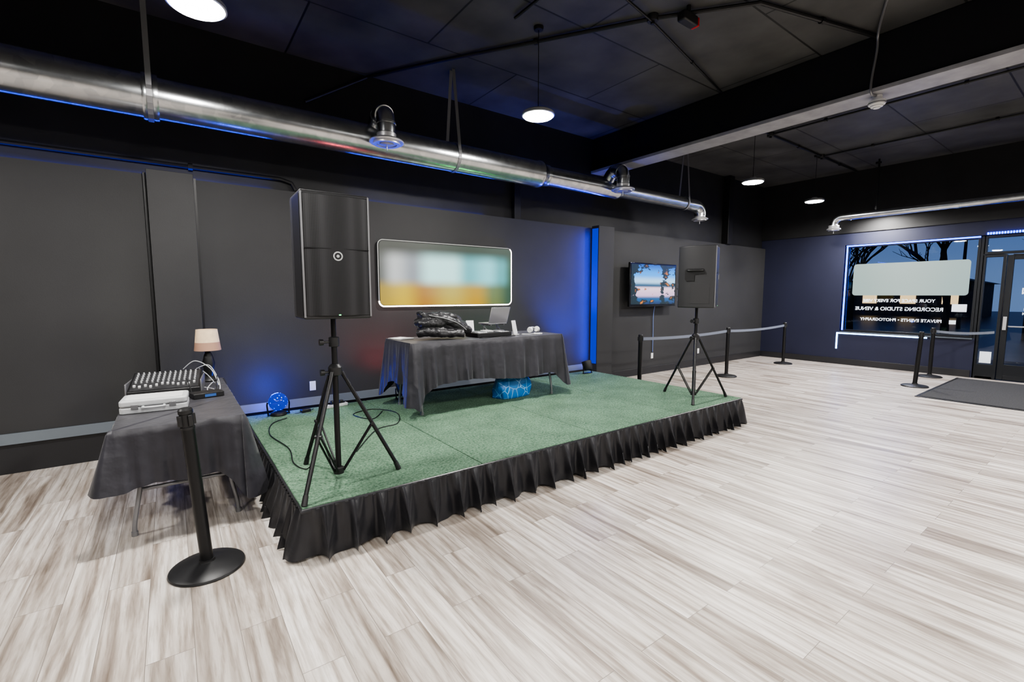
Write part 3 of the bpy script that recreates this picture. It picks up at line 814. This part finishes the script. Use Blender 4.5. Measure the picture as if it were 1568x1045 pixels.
# jacket pile
e=empty('folded_jacket',(2.46,4.70,TZ+.016),-6)
b=MB()
b.sphere((0,0,.08),.12,(2.5,1.4,.62),24,14)
b.sphere((-.12,-.02,.17),.12,(1.7,1.2,.65),24,14)
b.sphere((.17,.02,.13),.11,(1.4,1.3,.7),24,14)
b.tube(smooth_path([(-.27,.04,.17),(-.17,-.06,.245),(.0,-.11,.215),(.16,-.14,.14),(.30,-.11,.07)],5),.052,14)
b.tube(smooth_path([(.30,.08,.07),(.20,.02,.20),(.02,.03,.25),(-.17,.08,.22)],5),.048,14)
b.tube(smooth_path([(-.31,-.06,.055),(-.20,-.13,.075),(.0,-.16,.055),(.20,-.17,.05)],5),.044,14)
b.tube(smooth_path([(-.20,.10,.23),(-.25,.0,.27),(-.19,-.07,.25)],5),.038,14)
o=b.obj('jacket_body',M_jacket,e,ang=180)
rm=o.modifiers.new('r','REMESH'); rm.mode='VOXEL'; rm.voxel_size=.009; rm.use_smooth_shade=True
tx=D.textures.new('folds','CLOUDS'); tx.noise_scale=.06
dm=o.modifiers.new('d','DISPLACE'); dm.texture=tx; dm.strength=.032; dm.mid_level=.6
sm=o.modifiers.new('s','SMOOTH'); sm.iterations=2
MB().tube(smooth_path([(-.19,-.125,.26),(-.02,-.17,.225),(.12,-.19,.17),(.23,-.175,.09)],6),.0035,6).obj('zipper',M_steel,e)

def bag_mat():
    m=D.materials.new('blue_patterned_bag'); nt,N,L,b=nodes(m)
    tc=N.new('ShaderNodeTexCoord'); v=N.new('ShaderNodeTexVoronoi'); v.inputs['Scale'].default_value=9; v.feature='DISTANCE_TO_EDGE'
    L.new(tc.outputs['Object'],v.inputs['Vector'])
    r=N.new('ShaderNodeValToRGB'); r.color_ramp.interpolation='CONSTANT'
    r.color_ramp.elements[0].color=(.20,.45,.75,1); r.color_ramp.elements[1].position=.035; r.color_ramp.elements[1].color=(.0,.16,.50,1)
    L.new(v.outputs[0],r.inputs[0]); L.new(r.outputs[0],b.inputs['Base Color']); b.inputs['Roughness'].default_value=.35
    return m
e=empty('blue_tote_bag',(3.42,4.66,SH+.001),6)
vs=[];fs=[];n=40;K=10
for k in range(K+1):
    t=k/K; w=.25+.03*sin(t*3)-.03*t; d=.12-.06*t**2; z=.27*t
    for i in range(n):
        a=2*pi*i/n; cx=abs(cos(a))**.45*(1 if cos(a)>0 else -1); sy=abs(sin(a))**.45*(1 if sin(a)>0 else -1)
        wob=1+.05*sin(3*a+5*t)+.03*sin(7*a-4*t)
        vs.append((w*cx*wob,d*sy*wob,z+(.02*sin(3*a) if k==K else 0)))
for k in range(K):
    for i in range(n): fs.append((k*n+i,k*n+(i+1)%n,(k+1)*n+(i+1)%n,(k+1)*n+i))
fs.append(tuple(range(n)))
b=MB();b.add(vs,fs);b.obj('bag_body',bag_mat(),e,ang=180)
MB().tube(smooth_path([(-.10,-.06,.24),(-.09,-.09,.30),(0,-.11,.33),(.09,-.09,.30),(.10,-.06,.24)],6),.010,8).tube(smooth_path([(-.10,.05,.24),(-.08,.07,.31),(0,.08,.335),(.08,.07,.31),(.10,.05,.24)],6),.010,8).obj('handles',mat('bag_handles',(.0,.16,.5),.5),e)

# ---------------------------------------------------------------- wall sign and TV
e=empty('illuminated_wall_sign',(3.245,YN,1.885))
W,H=2.12,.86
MB().prism(rrect(W,H,.07,8),-.05,-.01,'y').obj('sign_box',M_plastic,e,bevel=.004)
MB().prism(rrect(W-.03,H-.03,.06,8),-.054,-.050,'y').obj('sign_face',emis_picture('blurred_sign_print','sign'),e,smooth=False)
rr=rrect(W,H,.07,8)
pp=[(x,-.045,z) for x,z in rr]
MB().tube(pp[18:36]+[pp[0],pp[1]]+pp[2:6],.011,8).obj('edge_glow_tube',M_warmled,e)
MB().tube(pp[5:19],.006,8).obj('edge_dim_tube',M_dimtube,e)
MB().box(-.4,.4,-.012,0,-.2,.2).obj('back_bracket',M_blackmetal,e)

e=empty('television',(7.70,YN,1.80))
MB().box(-.72,.72,-.17,-.12,-.42,.42).obj('bezel',mat('gloss_black',(.01,.01,.012),.15),e,bevel=.008)
MB().box(-.685,.685,-.173,-.169,-.375,.39).obj('screen',emis_picture('tv_landscape','tv'),e,smooth=False)
MB().box(-.4,.4,-.12,-.08,-.3,.3).obj('rear_housing',M_plastic,e,bevel=.01)
MB().box(-.12,.12,-.08,0,-.15,.15).obj('wall_bracket',M_blackmetal,e)
MB().tube(smooth_path([(.15,-.10,-.40),(.2,-.03,-.6),(.22,-.02,-1.0),(.23,-.015,-1.36)],6),.007,8).obj('power_cable',mat('blue_grey_cable',(.15,.22,.5),.5),e)

# ---------------------------------------------------------------- window wall
def frame_rect(b,y0,y1,z0,z1,t=.05,x0=12.53,x1=12.63):
    b.box(x0,x1,y0,y0+t,z0,z1);b.box(x0,x1,y1-t,y1,z0,z1);b.box(x0,x1,y0+t,y1-t,z0,z0+t);b.box(x0,x1,y0+t,y1-t,z1-t,z1)
WIN=e=empty('window_1')
b=MB(); frame_rect(b,1.93,4.15,.765,2.72,.05); b.obj('frame',M_alu,e,bevel=.004)
MB().box(12.575,12.585,1.97,4.11,.81,2.68).obj('glass',M_glass,e,smooth=False)
MB().box(XE-.03,XE+.03,1.93,4.16,.74,.765).obj('sill',M_cap,e,bevel=.004)
m=MB().prism(rrect(1.92,.70,.06,6),-.006,0,'y').obj('window_poster',emis_picture('backlit_poster','poster'),e,smooth=False)
m.location=(12.570,3.02,1.945); m.rotation_euler=(0,0,radians(-90))
def text(s,y,z,size,parent,name):
    c=D.curves.new(name,'FONT'); c.body=s; c.size=size; c.align_x='CENTER'; c.extrude=.001; c.offset=.002
    c.materials.append(M_textw); o=D.objects.new(name,c); COL.objects.link(o)
    o.location=(12.565,y,z); o.rotation_euler=(radians(90),0,radians(90)); o.parent=parent
    return o
text('YOUR SPACE FOR EVERY VIBE',3.15,1.45,.092,e,'vinyl_text_line_a')
text('RECORDING STUDIO & VENUE',3.15,1.27,.108,e,'vinyl_text_line_b')
text('PRIVATE EVENTS \u2022 PHOTOGRAPHY',3.10,1.04,.088,e,'vinyl_text_line_c')
MB().box(12.562,12.568,2.06,2.28,1.27,1.42).box(12.562,12.568,2.20,2.30,1.02,1.10).obj('vinyl_stickers',M_textw,e)
b=MB(); b.box(XE-.012,XE-.002,2.6,4.20,.710,.738).box(XE-.012,XE-.002,4.185,4.215,.36,.738).obj('led_strip',M_whiteled,e)
MB().box(12.50,12.515,1.95,4.13,2.695,2.72).box(12.50,12.515,4.10,4.125,.80,2.69).obj('led_strip_blue',M_blueled,e)
e=empty('window_2')
b=MB(); frame_rect(b,1.58,1.90,.0,2.36,.045); frame_rect(b,.61,1.90,2.37,2.72,.045); b.box(12.53,12.63,1.88,1.945,0,2.72)
b.box(12.53,12.63,1.62,1.86,.0,.28); b.obj('frame',M_alu,e,bevel=.004)
MB().box(12.575,12.585,1.62,1.86,.28,2.32).box(12.575,12.585,.65,1.86,2.41,2.68).obj('glass',M_glass,e,smooth=False)
b=MB()
for i in range(34): b.box(12.47,12.50,.62+i*.037,.62+i*.037+.022,2.735,2.775)
b.obj('led_strip',M_blueled,e)
MB().box(12.560,12.567,1.66,1.82,.30,.52).obj('notice',M_textw,e)
e=empty('door_1')
b=MB(); frame_rect(b,.62,1.57,.01,2.34,.085,12.54,12.60); b.box(12.54,12.60,.70,1.49,.09,.30); b.obj('door_leaf',M_alu,e,bevel=.004)
MB().box(12.565,12.575,.70,1.49,.30,2.26).obj('glass',M_glass,e,smooth=False)
MB().tube([(12.54,.72,1.02),(12.47,.74,1.02),(12.47,1.45,1.02),(12.54,1.47,1.02)],.014,10).obj('push_bar',M_steel,e)
MB().box(12.52,12.54,1.50,1.55,.95,1.20).obj('lock_plate',M_steel,e,bevel=.003)
MB().box(12.48,12.54,.9,1.2,2.26,2.32).tube([(12.50,1.1,2.33),(12.46,1.35,2.34),(12.53,1.5,2.35)],.008,8).obj('door_closer',M_plastic,e,bevel=.003)
for s,z,sz in (('OPEN',1.62,.16),('HOURS',1.42,.08),('MON - SUN',1.32,.06),('10AM - 10PM',1.24,.06)):
    t=text(s,1.15,z,sz,e,'vinyl_text'); t.location.x=12.555
MB().box(12.556,12.562,1.08,1.33,1.80,2.0).obj('door_notice',M_textw,e)

e=empty('entrance_mat')
MB().prism([(9.42,.35),(12.2,.35),(12.2,2.05),(9.42,2.05)],.0,.010,'z').obj('rubber_border',M_plastic,e,bevel=.003)
MB().box(9.47,12.15,.40,2.0,.010,.016).obj('pile',M_mat,e)

# ---------------------------------------------------------------- stanchions
def stanchion(x,y,tilt=(0,0),belt_to=None,r=.19):
    e=empty('stanchion_post',(x,y,0))
    MB().lathe([(r,0),(r+.004,.006),(r,.016),(r*.93,.024),(r*.5,.038),(r*.22,.046),(.04,.05),(.04,.06),(0,.06)],n=48).obj('base',M_plastic,e)
    top=Vector((tilt[0],tilt[1],.95)); lo=Vector((0,0,.045)); d=(top-lo).normalized()
    MB().tube([lo,top-d*.10],.033,24).obj('post',M_blackmetal,e)
    q=Matrix.Translation(top-d*.10)@d.to_track_quat('Z','Y').to_matrix().to_4x4()
    MB().lathe([(0,-.001),(.036,-.001),(.036,.012),(.032,.016),(.032,.085),(.036,.09),(.036,.11),(.028,.12),(0,.12)],n=28,M=q).obj('belt_cassette',M_plastic,e)
    b=MB()
    for k in range(4):
        a=pi/2*k+.3
        b.box(.028,.044,-.012,.012,.02,.082,M=q@Matrix.Rotation(a,4,'Z'))
    b.obj('belt_clips',M_plastic,e,bevel=.002)
    if belt_to:
        p=Vector((0,0,.90)); w=Vector((belt_to[0]-x,belt_to[1]-y,.90)); dd=(w-p).normalized()
        p=p+dd*.042; w=w-dd*.05; vs=[];fs=[];n=16
        s=Vector((-dd.y,dd.x,0))*.001
        for i in range(n+1):
            t=i/n; c=p.lerp(w,t)-Vector((0,0,.03*4*t*(1-t)))
            for zz in (-.024,.024):
                for ss in (-1,1): vs.append(c+Vector((0,0,zz))+s*ss)
        for i in range(n):
            a=i*4; fs+= [(a,a+4,a+6,a+2),(a+1,a+3,a+7,a+5),(a,a+1,a+5,a+4),(a+2,a+6,a+7,a+3)]
        b=MB();b.add(vs,fs);b.obj('retractable_belt',M_belt,e)
    return e
stanchion(.087,3.15,(-.055,-.01))
stanchion(6.05,4.75,belt_to=(8.79,4.80))
stanchion(8.79,4.80,belt_to=(11.5,4.92))
stanchion(11.5,4.92)
stanchion(10.48,2.29,(.03,-.03))
stanchion(11.95,2.40,belt_to=(12.53,1.60))

# ---------------------------------------------------------------- exterior
MB().box(12.72,70,-40,45,-.25,-.1).obj('street_ground',mat('wet_asphalt',(.03,.035,.045),.35,var=.3,vscale=1))
MB().box(12.72,16.5,-40,45,-.1,-.02).obj('sidewalk',mat('concrete',(.12,.12,.13),.7,var=.2,vscale=2))
M_bark=mat('bark',(.02,.017,.016),.9)
def tree(x,y,h,seed):
    rnd=random.Random(seed); e=empty('bare_tree',(x,y,-.1)); b=MB()
    def br(p,d,L,r,lv):
        q=p+d*L; b.tube([p,p.lerp(q,.5)+Vector((rnd.uniform(-1,1),rnd.uniform(-1,1),0))*L*.05,q],[r,r*.85,r*.65],6,cap=False)
        if lv==0: return
        for k in range(3):
            nd=(d+Vector((rnd.uniform(-1,1),rnd.uniform(-1,1),rnd.uniform(-.2,.6)))*.75).normalized()
            br(q if k<2 else p.lerp(q,.6),nd,L*rnd.uniform(.6,.82),r*.6,lv-1)
    br(Vector((0,0,0)),Vector((0,0,1)),h*.3,.14,5)
    b.obj('branches',M_bark,e)
for i,(x,y,h) in enumerate(((24,4.5,7),(31,10.5,8),(24,7.6,5.5),(36,3,9),(30,.8,7),(38,14,8))): tree(x,y,h,i+3)
M_bld=mat('brick_building',(.06,.05,.05),.8,var=.3,vscale=3)
M_win=mat('lit_window',(.8,.6,.3),.4,emit=(1,.65,.3),estr=1.5)
for x,y,w,h in ((52,12,9,2.6),(54,-2,8,2.8),(53,24,9,2.6)):
    e=empty('distant_house',(x,y,-.1))
    MB().box(-3,3,-w/2,w/2,0,h).obj('walls',M_bld,e)
    MB().prism([(-w/2-.4,h),(w/2+.4,h),(0,h+1.3)],-3.4,3.4,'x').obj('roof',M_black,e)
    b=MB()
    for k in range(3): b.box(-3.05,-3.0,-w/2+1+k*2.6,-w/2+2+k*2.6,1.0,2.0)
    b.obj('lit_windows',M_win,e)
M_sl=mat('street_lamp_glow',(1,.7,.4),.4,emit=(1,.75,.45),estr=14)
for x,y in ((28,12.2),(32,5.5),(26,2.6)):
    e=empty('street_lamp',(x,y,-.1))
    MB().tube([(0,0,0),(0,0,4.6),(-.3,0,5),(-1,0,5.1)],[.09,.06,.05,.04],10).obj('pole',M_conduit,e)
    MB().sphere((-1.15,0,5.03),.22,(1.3,.8,.4),16,8).obj('lamp_head',M_sl,e)

# blue LED glow at the window and the pilaster
l=D.lights.new('window_led_glow','AREA'); l.shape='RECTANGLE'; l.size=.05; l.size_y=2.2; l.energy=22; l.color=(.03,.12,1)
o=D.objects.new('window_led_glow',l); COL.objects.link(o); o.location=(12.44,3.05,2.66)
o.rotation_euler=Vector((-.5,0,-.85)).to_track_quat('-Z','Y').to_euler(); o.parent=WIN
l=D.lights.new('pilaster_led_glow','AREA'); l.shape='RECTANGLE'; l.size=.03; l.size_y=2.3; l.energy=26; l.color=(.015,.05,1)
o=D.objects.new('pilaster_led_glow',l); COL.objects.link(o); o.location=(6.09,YN-.12,1.55)
o.rotation_euler=Vector((-1,.12,0)).to_track_quat('-Z','Y').to_euler(); o.parent=D.objects['led_strip_light']

# ---------------------------------------------------------------- world
w=D.worlds.new('dusk_sky'); bpy.context.scene.world=w; w.use_nodes=True
nt=w.node_tree;N=nt.nodes;L=nt.links;bg=N['Background']
tc=N.new('ShaderNodeTexCoord');sp=N.new('ShaderNodeSeparateXYZ');L.new(tc.outputs['Generated'],sp.inputs[0])
r=N.new('ShaderNodeValToRGB'); e=r.color_ramp.elements
e[0].position=0;e[0].color=(.16,.24,.42,1);e[1].position=.6;e[1].color=(.015,.03,.09,1); x=e.new(.18);x.color=(.06,.12,.30,1)
L.new(sp.outputs['Z'],r.inputs[0]);L.new(r.outputs[0],bg.inputs[0]);bg.inputs[1].default_value=1.0

# ---------------------------------------------------------------- camera
c=D.cameras.new('camera'); c.sensor_width=36; c.lens=16.3; c.clip_start=.05; c.clip_end=300
o=D.objects.new('camera',c); COL.objects.link(o); o.location=(0,0,1.6)
o.rotation_euler=(radians(90-5.65),0,radians(53.7-90))
bpy.context.scene.camera=o
